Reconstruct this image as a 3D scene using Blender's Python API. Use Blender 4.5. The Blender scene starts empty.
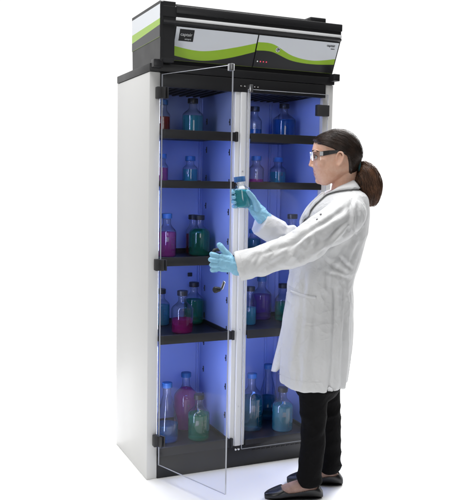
import bpy, bmesh, math, random
from mathutils import Vector, Matrix, noise
from mathutils.bvhtree import BVHTree
random.seed(7)
PI = math.pi
S = bpy.context.scene
COL = S.collection

# ------------------------------------------------------------------ camera (solved from the cabinet's edges)
CP = Vector((-1.0495, -3.2945, 1.3814))
YAW, PITCH, ROLL, FPX = 0.4212, -0.0899, 0.0182, 769.04
fw = Vector((math.sin(YAW)*math.cos(PITCH), math.cos(YAW)*math.cos(PITCH), math.sin(PITCH)))
r0 = Vector((math.cos(YAW), -math.sin(YAW), 0)); u0 = r0.cross(fw)
rt = r0*math.cos(ROLL) + u0*math.sin(ROLL)
up = -r0*math.sin(ROLL) + u0*math.cos(ROLL)
cd = bpy.data.cameras.new('camera'); cam = bpy.data.objects.new('camera', cd); COL.objects.link(cam)
cd.sensor_fit = 'HORIZONTAL'; cd.sensor_width = 36; cd.lens = FPX/470*36
cd.clip_start = .05; cd.clip_end = 200
cam.matrix_world = Matrix((( rt.x, up.x, -fw.x, CP.x), (rt.y, up.y, -fw.y, CP.y), (rt.z, up.z, -fw.z, CP.z), (0,0,0,1)))
S.camera = cam

def ray(x, y): return fw + rt*((x-235)/FPX) - up*((y-250)/FPX)
def at_plane(x, y, n, d):                      # photo point -> world point on the plane n.p = d
    v = ray(x, y); t = (d - n.dot(CP))/n.dot(v); return CP + v*t
# person frame: F = where she faces, L = her left, O = between her feet
F = Vector((-.9126, .4088, 0)); F.normalize(); L = Vector((-F.y, F.x, 0)); UP = Vector((0,0,1))
O = Vector((.63, -.38, 0))
def P(x, y, l=0.): return at_plane(x, y, L, L.dot(O)+l)
def loc(p): d = p-O; return Vector((d.dot(F), d.dot(L), p.z))
PX = 1/222.

# ------------------------------------------------------------------ materials
def mat(name, col, rough=.5, spec=.5, metal=0, bump=None, var=0, **kw):
    m = bpy.data.materials.new(name); m.use_nodes = True
    nt = m.node_tree; b = nt.nodes['Principled BSDF']
    b.inputs['Base Color'].default_value = (*col, 1)
    b.inputs['Roughness'].default_value = rough
    b.inputs['Specular IOR Level'].default_value = spec
    b.inputs['Metallic'].default_value = metal
    for k, v in kw.items(): b.inputs[k.replace('_', ' ')].default_value = v
    tc = nt.nodes.new('ShaderNodeTexCoord')
    if bump:                                   # (scale, strength, distance, stretch)
        mp = nt.nodes.new('ShaderNodeMapping'); mp.inputs['Scale'].default_value = bump[3] if len(bump) > 3 else (1,1,1)
        n = nt.nodes.new('ShaderNodeTexNoise'); n.inputs['Scale'].default_value = bump[0]; n.inputs['Detail'].default_value = 5
        bp = nt.nodes.new('ShaderNodeBump'); bp.inputs['Strength'].default_value = bump[1]; bp.inputs['Distance'].default_value = bump[2]
        nt.links.new(tc.outputs['Object'], mp.inputs[0]); nt.links.new(mp.outputs[0], n.inputs['Vector'])
        nt.links.new(n.outputs['Fac'], bp.inputs['Height']); nt.links.new(bp.outputs[0], b.inputs['Normal'])
    if var:
        n2 = nt.nodes.new('ShaderNodeTexNoise'); n2.inputs['Scale'].default_value = 9; n2.inputs['Detail'].default_value = 6
        rmp = nt.nodes.new('ShaderNodeMapRange'); rmp.inputs['To Min'].default_value = rough-var; rmp.inputs['To Max'].default_value = rough+var
        nt.links.new(tc.outputs['Object'], n2.inputs['Vector']); nt.links.new(n2.outputs['Fac'], rmp.inputs['Value'])
        nt.links.new(rmp.outputs[0], b.inputs['Roughness'])
    return m

def clear_mat(name, face, edge, gl, rough=.02, power=3.):
    """thin clear sheet or glass wall: see-through, mirror-like towards grazing angles"""
    m = bpy.data.materials.new(name); m.use_nodes = True; nt = m.node_tree; nt.nodes.clear()
    out = nt.nodes.new('ShaderNodeOutputMaterial'); mix = nt.nodes.new('ShaderNodeMixShader')
    tr = nt.nodes.new('ShaderNodeBsdfTransparent'); g = nt.nodes.new('ShaderNodeBsdfGlossy'); g.inputs['Roughness'].default_value = rough
    lw = nt.nodes.new('ShaderNodeLayerWeight'); lw.inputs['Blend'].default_value = .5
    pw = nt.nodes.new('ShaderNodeMath'); pw.operation = 'POWER'; pw.inputs[1].default_value = power
    ma = nt.nodes.new('ShaderNodeMapRange'); ma.inputs['To Min'].default_value = gl[0]; ma.inputs['To Max'].default_value = gl[1]
    mc = nt.nodes.new('ShaderNodeMix'); mc.data_type = 'RGBA'; mc.inputs[6].default_value = (*face, 1); mc.inputs[7].default_value = (*edge, 1)
    nt.links.new(lw.outputs['Facing'], pw.inputs[0]); nt.links.new(pw.outputs[0], ma.inputs['Value']); nt.links.new(pw.outputs[0], mc.inputs[0])
    nt.links.new(mc.outputs[2], tr.inputs['Color']); nt.links.new(ma.outputs[0], mix.inputs[0])
    nt.links.new(tr.outputs[0], mix.inputs[1]); nt.links.new(g.outputs[0], mix.inputs[2]); nt.links.new(mix.outputs[0], out.inputs[0])
    return m

def liquid_mat(name, col, dif=.19, trn=.52):
    m = mat(name, col, .02, .5); b = m.node_tree.nodes['Principled BSDF']
    b.inputs['Transmission Weight'].default_value = 1; b.inputs['IOR'].default_value = 1.33
    # part of the liquid lets light straight through, so that it does not throw a solid shadow
    nt = m.node_tree; out = nt.nodes['Material Output']; tr = nt.nodes.new('ShaderNodeBsdfTransparent')
    tr.inputs['Color'].default_value = (*[c**.9 for c in col], 1)
    df = nt.nodes.new('ShaderNodeBsdfDiffuse'); df.inputs['Color'].default_value = (*col, 1)
    tl = nt.nodes.new('ShaderNodeBsdfTranslucent'); tl.inputs['Color'].default_value = (*col, 1)
    md = nt.nodes.new('ShaderNodeMixShader'); md.inputs[0].default_value = .5
    nt.links.new(df.outputs[0], md.inputs[1]); nt.links.new(tl.outputs[0], md.inputs[2])
    mx = nt.nodes.new('ShaderNodeMixShader'); mx.inputs[0].default_value = trn
    mx2 = nt.nodes.new('ShaderNodeMixShader'); mx2.inputs[0].default_value = dif
    nt.links.new(b.outputs[0], mx.inputs[1]); nt.links.new(tr.outputs[0], mx.inputs[2])
    nt.links.new(mx.outputs[0], mx2.inputs[1]); nt.links.new(md.outputs[0], mx2.inputs[2]); nt.links.new(mx2.outputs[0], out.inputs[0])
    return m

def emit_mat(name, col, st):
    m = mat(name, col, .5); b = m.node_tree.nodes['Principled BSDF']
    b.inputs['Emission Color'].default_value = (*col, 1); b.inputs['Emission Strength'].default_value = st
    return m

M = dict(
  floor = mat('white paper sweep', (.93,.93,.93), .9, .1),
  white = mat('white painted steel', (.73,.73,.72), .42, .4, bump=(260,.04,.002), var=.05),
  inner = mat('pale blue grey liner', (.34,.44,.84), .5, .4, bump=(180,.05,.002), var=.06),  # blue glow put into the base colour of a grey liner
  post = mat('white aluminium profile', (.86,.87,.88), .35, .45),
  black = mat('black plastic', (.015,.015,.0165), .42, .45, bump=(500,.12,.001), var=.08),
  tray = mat('black tray plastic', (.018,.018,.020), .46, .4, bump=(300,.07,.001), var=.1),
  block = mat('charcoal plastic', (.035,.035,.037), .5, .4, bump=(420,.12,.001)),
  pale = mat('pale blue print', (.90,.94,.99), .22, .45),
  green = mat('lime green print', (.40,.66,.045), .28, .45),
  dark = mat('dark grey print', (.028,.029,.033), .35, .45),
  lime = mat('olive green line', (.16,.23,.03), .4, .4),
  alu = mat('brushed aluminium', (.72,.73,.75), .3, .5, 1),
  rail = mat('white plastic rail', (.78,.79,.80), .4, .4),
  chrome = mat('chrome', (.8,.8,.8), .12, .5, 1),
  acrylic = clear_mat('clear acrylic', (.955,.957,.962), (.80,.81,.83), (.011,.38), .02, 4.5),
  acrylic_edge = mat('acrylic edge', (.62,.64,.70), .25, .5, Transmission_Weight=.35),
  glass = clear_mat('bottle glass', (.95,.96,.965), (.42,.46,.50), (.05,.75), .03, 2.6),
  lens = clear_mat('clear lens', (.965,.97,.98), (.75,.77,.80), (.09,.8), .02, 2.5),
  cap_blue = mat('blue cap plastic', (.030,.125,.33), .4, .45, bump=(300,.1,.001)),
  cap_black = mat('black cap plastic', (.016,.016,.018), .4, .45),
  print_white = mat('white enamel print', (.75,.77,.78), .5, .3),
  led = emit_mat('blue light strip', (.52,.60,1.), 68),
  led_bar = emit_mat('blue light bar', (.10,.25,1.), 38),
  led_soft = emit_mat('pale blue light strip', (.55,.62,1.), 60),
  frost = clear_mat('frosted print', (.80,.82,.84), (.7,.72,.75), (.25,.5), .5, 2),
  grey = mat('silver grey plastic', (.42,.43,.45), .3, .5),
  led_dot = emit_mat('red indicator lamp', (.9,.08,.14), .5),
  led_white = emit_mat('white indicator lamp', (.8,.8,.8), .35),
  skin = mat('skin', (.76,.50,.40), .48, .35, bump=(420,.12,.001), Subsurface_Weight=.12, Subsurface_Radius=(.012,.005,.003)),
  hose = mat('skin under sheer stockings', (.36,.225,.185), .5, .3),
  lip = mat('lips', (.60,.30,.265), .4, .4),
  brow = mat('dark brown brow hair', (.03,.018,.012), .6, .3),
  hair = mat('dark brown hair', (.022,.012,.008), .36, .5, bump=(240,.35,.002,(1,1,.15))),
  hair_warm = mat('warm brown hair', (.075,.034,.018), .38, .5, bump=(240,.35,.002,(1,1,.15))),
  coat = mat('white cotton cloth', (.63,.635,.64), .85, .15, bump=(900,.22,.0012), Sheen_Weight=.15),
  trousers = mat('black trouser cloth', (.0050,.0050,.0054), .85, .08, bump=(900,.25,.001)),
  shoe = mat('black shoe leather', (.009,.009,.010), .32, .5, bump=(300,.15,.001)),
  glove = mat('light blue nitrile', (.25,.52,.70), .45, .4, bump=(160,.5,.0016)),
  eye = mat('eye white', (.75,.74,.72), .2, .5),
  iris = mat('brown iris', (.06,.035,.02), .2, .5),
  button = mat('dark grey button', (.10,.10,.11), .4, .4),
  tie = mat('dark teal hair tie', (.02,.09,.10), .6, .3),
)
LQ = dict(
  cyan = liquid_mat('cyan liquid', (.22,.86,.97), .28), red = liquid_mat('red liquid', (.9,.08,.07)),
  pink = liquid_mat('pink liquid', (.98,.20,.66), .32), purple = liquid_mat('purple liquid', (.72,.32,.92)),
  green = liquid_mat('green liquid', (.06,.78,.48)), blue = liquid_mat('blue liquid', (.14,.52,.98)),
  clear_teal = liquid_mat('clear teal liquid', (.34,.93,.92), .24, .62),
  teal = liquid_mat('teal liquid', (.20,.80,.66)), dkteal = liquid_mat('dark teal liquid', (.08,.52,.62)),
  magenta = liquid_mat('dark magenta liquid', (.85,.05,.40), .28), amber = liquid_mat('brown liquid', (.30,.10,.05)))

def mottled(m, c1, c2, scale):
    nt = m.node_tree; b = nt.nodes['Principled BSDF']; tc = nt.nodes.new('ShaderNodeTexCoord')
    n = nt.nodes.new('ShaderNodeTexNoise'); n.inputs['Scale'].default_value = scale; n.inputs['Detail'].default_value = 6; n.inputs['Roughness'].default_value = .65
    cr = nt.nodes.new('ShaderNodeValToRGB'); cr.color_ramp.elements[0].position = .36; cr.color_ramp.elements[1].position = .66
    cr.color_ramp.elements[0].color = (*c1, 1); cr.color_ramp.elements[1].color = (*c2, 1)
    nt.links.new(tc.outputs['Object'], n.inputs['Vector']); nt.links.new(n.outputs['Fac'], cr.inputs[0]); nt.links.new(cr.outputs[0], b.inputs['Base Color'])
mottled(M['skin'], (.76,.43,.30), (.84,.55,.42), 34)
mottled(M['hose'], (.32,.20,.165), (.40,.26,.215), 50)
mottled(M['hair_warm'], (.060,.027,.014), (.150,.072,.038), 30)
mottled(M['hair'], (.016,.009,.006), (.040,.020,.012), 26)
def wrinkled(m, scale, dist, strength):
    """fine creases in cloth: ridged, distorted noise under the weave"""
    nt = m.node_tree; b = nt.nodes['Principled BSDF']; old = b.inputs['Normal'].links[0].from_socket
    tc = nt.nodes.new('ShaderNodeTexCoord'); prev = old
    for sc, ds in ((scale, dist), (scale*2.7, dist*.35)):
        n = nt.nodes.new('ShaderNodeTexNoise'); n.inputs['Scale'].default_value = sc; n.inputs['Detail'].default_value = 2; n.inputs['Distortion'].default_value = .9
        a = nt.nodes.new('ShaderNodeMath'); a.operation = 'SUBTRACT'; a.inputs[1].default_value = .5
        ab = nt.nodes.new('ShaderNodeMath'); ab.operation = 'ABSOLUTE'
        pw = nt.nodes.new('ShaderNodeMath'); pw.operation = 'POWER'; pw.inputs[1].default_value = .7
        bp = nt.nodes.new('ShaderNodeBump'); bp.inputs['Strength'].default_value = strength; bp.inputs['Distance'].default_value = ds; bp.invert = True
        nt.links.new(tc.outputs['Object'], n.inputs['Vector']); nt.links.new(n.outputs['Fac'], a.inputs[0]); nt.links.new(a.outputs[0], ab.inputs[0]); nt.links.new(ab.outputs[0], pw.inputs[0])
        nt.links.new(pw.outputs[0], bp.inputs['Height']); nt.links.new(prev, bp.inputs['Normal']); prev = bp.outputs[0]
    nt.links.new(prev, b.inputs['Normal'])
wrinkled(M['coat'], 7.0, .017, .45)
wrinkled(M['trousers'], 9, .012, .5)
wrinkled(M['glove'], 38, .006, .6)

# ------------------------------------------------------------------ mesh helpers
def link(name, me, m, parent=None, smooth=True):
    o = bpy.data.objects.new(name, me); COL.objects.link(o)
    if m is not None and not me.materials:
        for mm in (m if isinstance(m, (list, tuple)) else [m]): me.materials.append(mm)
    if smooth:
        for p in me.polygons: p.use_smooth = True
    if parent: o.parent = parent; o.matrix_parent_inverse = parent.matrix_world.inverted()
    return o
def obj(name, bm, m, parent=None, smooth=False, angle=None):
    bmesh.ops.recalc_face_normals(bm, faces=bm.faces)
    me = bpy.data.meshes.new(name); bm.to_mesh(me); bm.free()
    o = link(name, me, m, parent, smooth or angle is not None)
    if angle is not None: me.set_sharp_from_angle(angle=math.radians(angle))
    return o
def thing(name, label, cat, loc_=(0,0,0), rot=None, group=None):
    o = bpy.data.objects.new(name, None); COL.objects.link(o); o.location = loc_
    if rot is not None: o.rotation_euler = rot
    o.empty_display_size = .05
    o['label'] = label; o['category'] = cat
    if group: o['group'] = group
    bpy.context.view_layer.update()
    return o
def box(bm, x0, x1, y0, y1, z0, z1, bev=0, mtx=None, seg=2):
    b2 = bmesh.new(); bmesh.ops.create_cube(b2, size=1)
    for v in b2.verts:
        v.co = Vector((x0+(v.co.x+.5)*(x1-x0), y0+(v.co.y+.5)*(y1-y0), z0+(v.co.z+.5)*(z1-z0)))
    if bev: bmesh.ops.bevel(b2, geom=b2.edges[:], offset=bev, segments=seg, profile=.5, affect='EDGES')
    if mtx is not None: b2.transform(mtx)
    me = bpy.data.meshes.new('t'); b2.to_mesh(me); b2.free(); bm.from_mesh(me); bpy.data.meshes.remove(me)
def bx(name, m, parent, *a, bev=.002, mtx=None):
    bm = bmesh.new(); box(bm, *a, bev=bev, mtx=mtx); return obj(name, bm, m, parent, angle=35)
def loft(bm, rings, cap=True, closed=True):
    vs = [[bm.verts.new(p) for p in r] for r in rings]; n = len(rings[0])
    for a, b in zip(vs, vs[1:]):
        for i in range(n if closed else n-1):
            j = (i+1) % n; bm.faces.new((a[i], a[j], b[j], b[i]))
    if cap: bm.faces.new(vs[0][::-1]); bm.faces.new(vs[-1])
    return vs
def lathe(bm, prof, n=40, mtx=None):
    rings = [[Vector((r*math.cos(2*PI*i/n), r*math.sin(2*PI*i/n), z)) for i in range(n)] for r, z in prof]
    if mtx is not None: rings = [[mtx @ p for p in r] for r in rings]
    loft(bm, rings)
def prism(bm, poly, axis, a, b):
    """extrude a 2D polygon along an axis"""
    def v(p, t):
        return {'x': Vector((t, p[0], p[1])), 'z': Vector((p[0], p[1], t)), 'y': Vector((p[0], t, p[1]))}[axis]
    loft(bm, [[v(p, a) for p in poly], [v(p, b) for p in poly]])
def catmull(pts, k):
    out = []
    n = len(pts)
    for i in range(n-1):
        p0, p1, p2, p3 = pts[max(i-1,0)], pts[i], pts[i+1], pts[min(i+2,n-1)]
        for j in range(k):
            t = j/k
            out.append([.5*((2*b)+(c-a)*t+(2*a-5*b+4*c-d)*t*t+(3*b-a-3*c+d)*t**3) for a,b,c,d in zip(p0,p1,p2,p3)])
    out.append(list(pts[-1])); return out
def tube(bm, pts, rad, n=16, k=6, hint=L, ends=True, flat_end=False):
    """swept tube; rad = radius or (radius across hint, radius along hint) per point; rounded ends"""
    rad = [(r, r) if not isinstance(r, (tuple, list)) else r for r in rad]
    rows = catmull([list(p)+list(r) for p, r in zip(pts, rad)], k)
    c = [Vector(q[:3]) for q in rows]; ra = [(max(q[3],1e-4), max(q[4],1e-4)) for q in rows]
    T = [(c[min(i+1,len(c)-1)]-c[max(i-1,0)]).normalized() for i in range(len(c))]
    if ends:
        def capend(cc, t, r):
            return [(cc + t*(max(r)*math.sin(a)*.8), (r[0]*math.cos(a), r[1]*math.cos(a)), t) for a in (1.45, 1.1, .75, .38)]
        st = capend(c[0], -T[0], ra[0]); en = capend(c[-1], T[-1], ra[-1])
        if flat_end: en = []
        c = [s[0] for s in st] + c + [s[0] for s in en[::-1]]
        ra = [s[1] for s in st] + ra + [s[1] for s in en[::-1]]
        T = [T[0]]*4 + T + [T[-1]]*len(en)
    rings = []
    for p, r, t in zip(c, ra, T):
        h = hint - t*hint.dot(t)
        if h.length < 1e-3: h = Vector((0,0,1)) - t*t.z
        h.normalize(); s = t.cross(h)
        rings.append([p + s*(r[0]*math.cos(2*PI*i/n)) + h*(r[1]*math.sin(2*PI*i/n)) for i in range(n)])
    loft(bm, rings)
def ball(bm, c, r, seg=20, axes=None):
    """ellipsoid with radii r along axes (default F, L, UP)"""
    ax = axes or (F, L, UP); r = r if isinstance(r, (tuple, list)) else (r, r, r)
    b2 = bmesh.new(); bmesh.ops.create_uvsphere(b2, u_segments=seg, v_segments=seg//2, radius=1)
    for v in b2.verts: v.co = c + ax[0]*(v.co.x*r[0]) + ax[1]*(v.co.y*r[1]) + ax[2]*(v.co.z*r[2])
    me = bpy.data.meshes.new('t'); b2.to_mesh(me); b2.free(); bm.from_mesh(me); bpy.data.meshes.remove(me)
def fuse(bm, voxel, it=4, fac=.5):
    """union of overlapping closed shapes into one continuous skin"""
    bmesh.ops.recalc_face_normals(bm, faces=bm.faces)
    me = bpy.data.meshes.new('t'); bm.to_mesh(me); bm.free()
    o = bpy.data.objects.new('t', me); COL.objects.link(o)
    r = o.modifiers.new('r', 'REMESH'); r.mode = 'VOXEL'; r.voxel_size = voxel
    if it:
        s = o.modifiers.new('s', 'SMOOTH'); s.factor = fac; s.iterations = it
    dg = bpy.context.evaluated_depsgraph_get(); dg.update()
    res = bpy.data.meshes.new_from_object(o.evaluated_get(dg))
    bpy.data.objects.remove(o); bpy.data.meshes.remove(me); res.materials.clear()
    return res
def text_mesh(name, body, size, m, parent, mtx, width=None):
    cu = bpy.data.curves.new('t', 'FONT'); cu.body = body; cu.size = size; cu.extrude = .0006
    o = bpy.data.objects.new('t', cu); COL.objects.link(o)
    dg = bpy.context.evaluated_depsgraph_get(); dg.update()
    me = bpy.data.meshes.new_from_object(o.evaluated_get(dg)); bpy.data.objects.remove(o); me.materials.clear()
    if width:
        xs = [v.co.x for v in me.vertices]; k = width/(max(xs)-min(xs)); x0 = min(xs)
        for v in me.vertices: v.co.x = (v.co.x-x0)*k
    me.transform(mtx)
    return link(name, me, m, parent, False)
def interp(xs, ys, x):
    if x <= xs[0]: return ys[0]
    for a, b, c, d in zip(xs, xs[1:], ys, ys[1:]):
        if x <= b: t = (x-a)/(b-a); return c+(d-c)*t
    return ys[-1]
def sinterp(xs, ys, x):
    rows = catmull([[a, b] for a, b in zip(xs, ys)], 10)
    return interp([r[0] for r in rows], [r[1] for r in rows], x)

# ------------------------------------------------------------------ setting: white paper sweep, lit studio
bm = bmesh.new(); n = 24
pts = [(-1.35,-2.05),(2.6,-2.05),(2.6,1.9),(-1.35,1.9)]
bm.faces.new([bm.verts.new((x,y,0)) for x,y in pts])
fl = obj('floor', bm, M['floor']); fl['kind'] = 'structure'

W = bpy.data.worlds.new('World'); S.world = W; W.use_nodes = True; nt = W.node_tree
bg = nt.nodes['Background']; tc = nt.nodes.new('ShaderNodeTexCoord')
dot = nt.nodes.new('ShaderNodeVectorMath'); dot.operation = 'DOT_PRODUCT'; dot.inputs[1].default_value = (.41,.912,0)
nt.links.new(tc.outputs['Generated'], dot.inputs[0])
mr = nt.nodes.new('ShaderNodeMapRange'); mr.interpolation_type = 'SMOOTHSTEP'
mr.inputs['From Min'].default_value = .06; mr.inputs['From Max'].default_value = .42
mr.inputs['To Min'].default_value = .03; mr.inputs['To Max'].default_value = 1.06
nt.links.new(dot.outputs['Value'], mr.inputs['Value']); nt.links.new(mr.outputs[0], bg.inputs['Strength'])
bg.inputs['Color'].default_value = (1,1,1,1)

def softbox(name, p, target, sx, sy, power, col=(1,1,1), spread=PI):
    ld = bpy.data.lights.new(name, 'AREA'); ld.shape = 'RECTANGLE'; ld.size = sx; ld.size_y = sy; ld.energy = power; ld.color = col; ld.spread = spread
    o = bpy.data.objects.new(name, ld); COL.objects.link(o); o.location = p
    o.rotation_euler = (Vector(target)-Vector(p)).to_track_quat('-Z', 'Y').to_euler(); return o
softbox('key_softbox', (-3.0,-2.0,2.5), (.3,-.2,.95), 1.2, 1.8, 39, (1,.99,.97))
softbox('top_softbox', (.5,.5,4.6), (.5,.5,0), 4.0, 4.0, 375)
softbox('rear_softbox', (3.0,1.6,2.2), (.75,-.5,.15), 1.6, 2.0, 140)
softbox('front_softbox', (-.5,-4.6,1.9), (.5,-.2,1.3), 1.2, 1.2, 26)

# ------------------------------------------------------------------ the cabinet
CW, CDp, CH = .938, .527, 1.853
LX0, LX1, RX0, RX1, BY = .050, .414, .494, .880, .42
cab = thing('storage_cabinet', 'tall white lab cabinet with two clear doors, blue lit shelves and a black hood', 'cabinet', (.469,.26,0))
def cb(name, m, *a, bev=.002, mtx=None, parent=None): return bx(name, M[m], parent or cab, *a, bev=bev, mtx=mtx)
cb('side_panel', 'white', 0, LX0, 0, CDp, 0, CH, bev=.004)
cb('side_panel', 'white', RX1, CW, 0, CDp, 0, CH, bev=.004)
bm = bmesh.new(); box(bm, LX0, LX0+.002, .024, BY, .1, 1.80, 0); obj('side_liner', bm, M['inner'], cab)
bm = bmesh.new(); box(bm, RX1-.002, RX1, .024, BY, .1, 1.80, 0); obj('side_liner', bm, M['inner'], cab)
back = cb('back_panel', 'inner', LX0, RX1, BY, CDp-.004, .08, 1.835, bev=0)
# centre post: an aluminium profile with grooves, then the partition behind it
prof = [(LX1,.03),(LX1,.003),(LX1+.003,0),(.437,0),(.4375,.005),(.4400,.005),(.4405,-.003),(.446,-.005),(.466,-.005),(.471,-.003),(.4715,.005),(.4740,.005),(.4745,0),(.490,0),(RX0,.003),(RX0,.03)]
bm = bmesh.new(); prism(bm, prof, 'z', .106, 1.802); post = obj('centre_post', bm, M['post'], cab)
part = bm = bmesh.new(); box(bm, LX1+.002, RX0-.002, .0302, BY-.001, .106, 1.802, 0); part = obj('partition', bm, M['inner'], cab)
for yy in (.055, .345):
    for k in range(11):
        z = .23 + k*.141 + (.02 if yy > .2 else 0)
        bm = bmesh.new(); box(bm, LX1-.0006, LX1+.004, yy, yy+.007, z, z+.03, 0)
        box(bm, LX1-.004, LX1+.004, yy+.001, yy+.006, z+.012, z+.018, 0); obj('shelf_slot', bm, M['block'], part)
for k in range(12):
    z = .30 + k*.125
    bm = bmesh.new(); lathe(bm, [(.0035,0),(.0035,.0014),(.002,.002)], 10, Matrix.Translation((.456,-.005,z)) @ Matrix.Rotation(PI/2,4,'X'))
    if k % 3 == 0: obj('screw', bm, M['alu'], post)
    else: bm.free()
# upright rails against the back
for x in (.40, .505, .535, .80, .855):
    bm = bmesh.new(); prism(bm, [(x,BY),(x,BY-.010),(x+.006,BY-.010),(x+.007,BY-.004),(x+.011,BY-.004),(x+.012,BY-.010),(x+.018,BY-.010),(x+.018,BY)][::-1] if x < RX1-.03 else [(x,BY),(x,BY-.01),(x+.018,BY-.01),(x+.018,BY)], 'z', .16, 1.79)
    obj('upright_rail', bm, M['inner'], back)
cb('vent_plug', 'block', .348, .372, BY-.006, BY-.0002, .882, .902, bev=.002, parent=back)
cb('hook', 'post', .588, .594, BY-.014, BY-.0002, 1.705, 1.74, bev=.002, parent=back)
# plinth, header, ceiling, top plate
pl = bm = bmesh.new(); box(bm, LX0+.0005, RX1-.0005, -.002, CDp-.01, .0, .105, .002); pl = obj('plinth', bm, M['black'], cab, angle=35)
for k in range(12):
    x = .535 + k*.027
    bm = bmesh.new(); box(bm, x, x+.019, -.0045, -.001, .071, .0765, .001); obj('vent_slot', bm, M['cap_black'], pl)
for x in (.448, .463):
    bm = bmesh.new(); lathe(bm, [(.0055,0),(.0055,.002),(.003,.0035)], 14, Matrix.Translation((x,-.0022,.088)) @ Matrix.Rotation(PI/2,4,'X')); obj('screw', bm, M['chrome'], pl, angle=40)
cb('header', 'black', LX0-.001, RX1+.012, -.006, .02, 1.790, 1.852, bev=.002)
bm = bmesh.new(); box(bm, LX0, RX1, .0205, BY-.001, 1.803, 1.852, 0)
for k in range(22):
    x = LX0+.006+k*.0377
    box(bm, x, x+.012, .045, BY-.02, 1.796, 1.803, 0)
obj('ceiling_grille', bm, M['black'], cab)
cb('top_plate', 'black', -.002, CW+.002, -.008, CDp+.002, CH+.001, 1.890, bev=.004)
# shelves: black trays with raised rims
def tray(x0, x1, ztop, lip_lo, over, name='shelf', y0=-.010, back_h=.022):
    bm = bmesh.new()
    box(bm, x0, x1, y0, BY-.014, ztop-.026 if name == 'shelf' else lip_lo, ztop-.022, 0)
    box(bm, x0, x1+over, y0-.002, y0+.008, lip_lo-.0008, ztop, .0015)
    box(bm, x0, x0+.007, y0+.0081, BY-.0145, ztop-.0221, ztop-.002, 0)
    box(bm, x1-.007, x1, y0+.0081, BY-.0145, ztop-.0221, ztop-.002, 0)
    box(bm, x0+.0071, x1-.0071, BY-.024, BY-.0142, ztop-.0221, ztop+back_h-.02, 0)
    if over: box(bm, x1+over-.010, x1+over+.004, y0-.006, y0+.009, lip_lo-.003, ztop+.003, .003)
    return obj(name, bm, M['tray'], cab, angle=35)
SH = [1.604, 1.377, 1.030, .671]                       # rim tops
for z, h in zip(SH, (.040,.033,.040,.040)):
    tray(LX0+.001, LX1-.001, z, z-h, .010)
    tray(RX0+.001, RX1-.001, z, z-h, 0)
tray(LX0+.001, LX1-.001, .146, .1058, .012, 'bottom_tray')
tray(RX0+.001, RX1-.001, .132, .1058, 0, 'bottom_tray')
FLZ = [s-.022 for s in SH] + [.124, .110]              # tray floors
# hidden strips added behind the front jambs to make the blue glow
def strip(x, z0, z1, m='led'):
    bm = bmesh.new(); box(bm, x, x+.0012, .008, .018, z0, z1, 0); obj('light_strip', bm, M[m], cab)
for z0, z1 in ((1.40,1.55),(1.06,1.33),(.70,.98),(.17,.62)):
    strip(LX0+.0002, z0, z1)
for z0, z1 in ((1.62,1.77),(1.40,1.55),(1.06,1.33),(.70,.98),(.17,.62)):
    strip(RX0+.0002, z0, z1)
strip(LX0+.0002, 1.63, 1.76, 'led_soft')  # paler strip added to lift the dark top left compartment
def bar(x0, x1, z):  # light bars added under the shelf lips to turn the back walls blue
    bm = bmesh.new(); box(bm, x0+.04, x1-.09, .004, .012, z-.006, z-.0005, 0); obj('light_bar', bm, M['led_bar'], cab)
for z in SH: bar(LX0, LX1, z-.026); bar(RX0, RX1, z-.026)
bm = bmesh.new(); box(bm, RX0+.04, RX1-.12, .022, .030, 1.7975, 1.8025, 0); obj('light_bar', bm, M['led_bar'], cab)  # one more added bar, out of sight behind the header
# ---- filter hood
HX0, HX1, HYB = .028, .936, .372
hood_poly = [(HYB,2.135),(-.048,2.135),(-.060,2.128),(-.060,2.085),(-.050,2.082),(-.050,2.0705),(-.064,2.068),(-.066,2.058),(-.056,2.052),(.014,1.905),(.018,1.8905),(HYB-.014,1.8905)]
bm = bmesh.new(); prism(bm, hood_poly, 'x', HX0+.012, HX1)
hood = obj('filter_hood', bm, M['black'], cab)
bm = bmesh.new()                                        # left end cheek: reaches further forward, tapers to the back
chk = [(HYB,2.150),(-.055,2.150),(-.060,2.145),(-.058,1.908),(-.050,1.8908),(HYB-.016,1.8908)]
prism(bm, chk, 'x', HX0, HX0+.0119); box(bm, HX0+.0121, .098, -.0575, -.01, 2.06, 2.1495, .002)
bm2 = [(-.0570,2.0601),(-.0575,2.06),(.012,1.8912),(-.05,1.8912)]
prism(bm, [(-.0575,2.0598),(-.0555,1.9085),(-.048,1.8912),(.02,1.8912),(-.03,2.0598)], 'x', HX0+.0121, .094)
obj('hood_cheek', bm, M['black'], hood)
# the lid with its aluminium edge and a raised block
bm = bmesh.new(); box(bm, .099, HX1+.004, -.066, HYB+.004, 2.100, 2.134, .004); obj('hood_lid', bm, M['black'], hood, angle=35)
bm = bmesh.new(); box(bm, .105, .78, -.02, HYB-.03, 2.1342, 2.150, .004); obj('filter_cover', bm, M['block'], hood, angle=35)
bm = bmesh.new(); box(bm, .775, .86, -.045, .05, 2.1343, 2.158, .004); obj('lid_latch', bm, M['black'], hood, angle=35)
bm = bmesh.new(); box(bm, .099, HX1+.003, -.0625, -.0505, 2.0702, 2.0850, .002); obj('light_rail', bm, M['rail'], hood, angle=35)
for x0, x1 in ((.003,.046),(CW-.03,CW+.004)):
    bm = bmesh.new(); box(bm, x0, x1, -.052, -.009, 1.868, 1.902, .003); obj('corner_bracket', bm, M['cap_black'], hood, angle=35)
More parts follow.
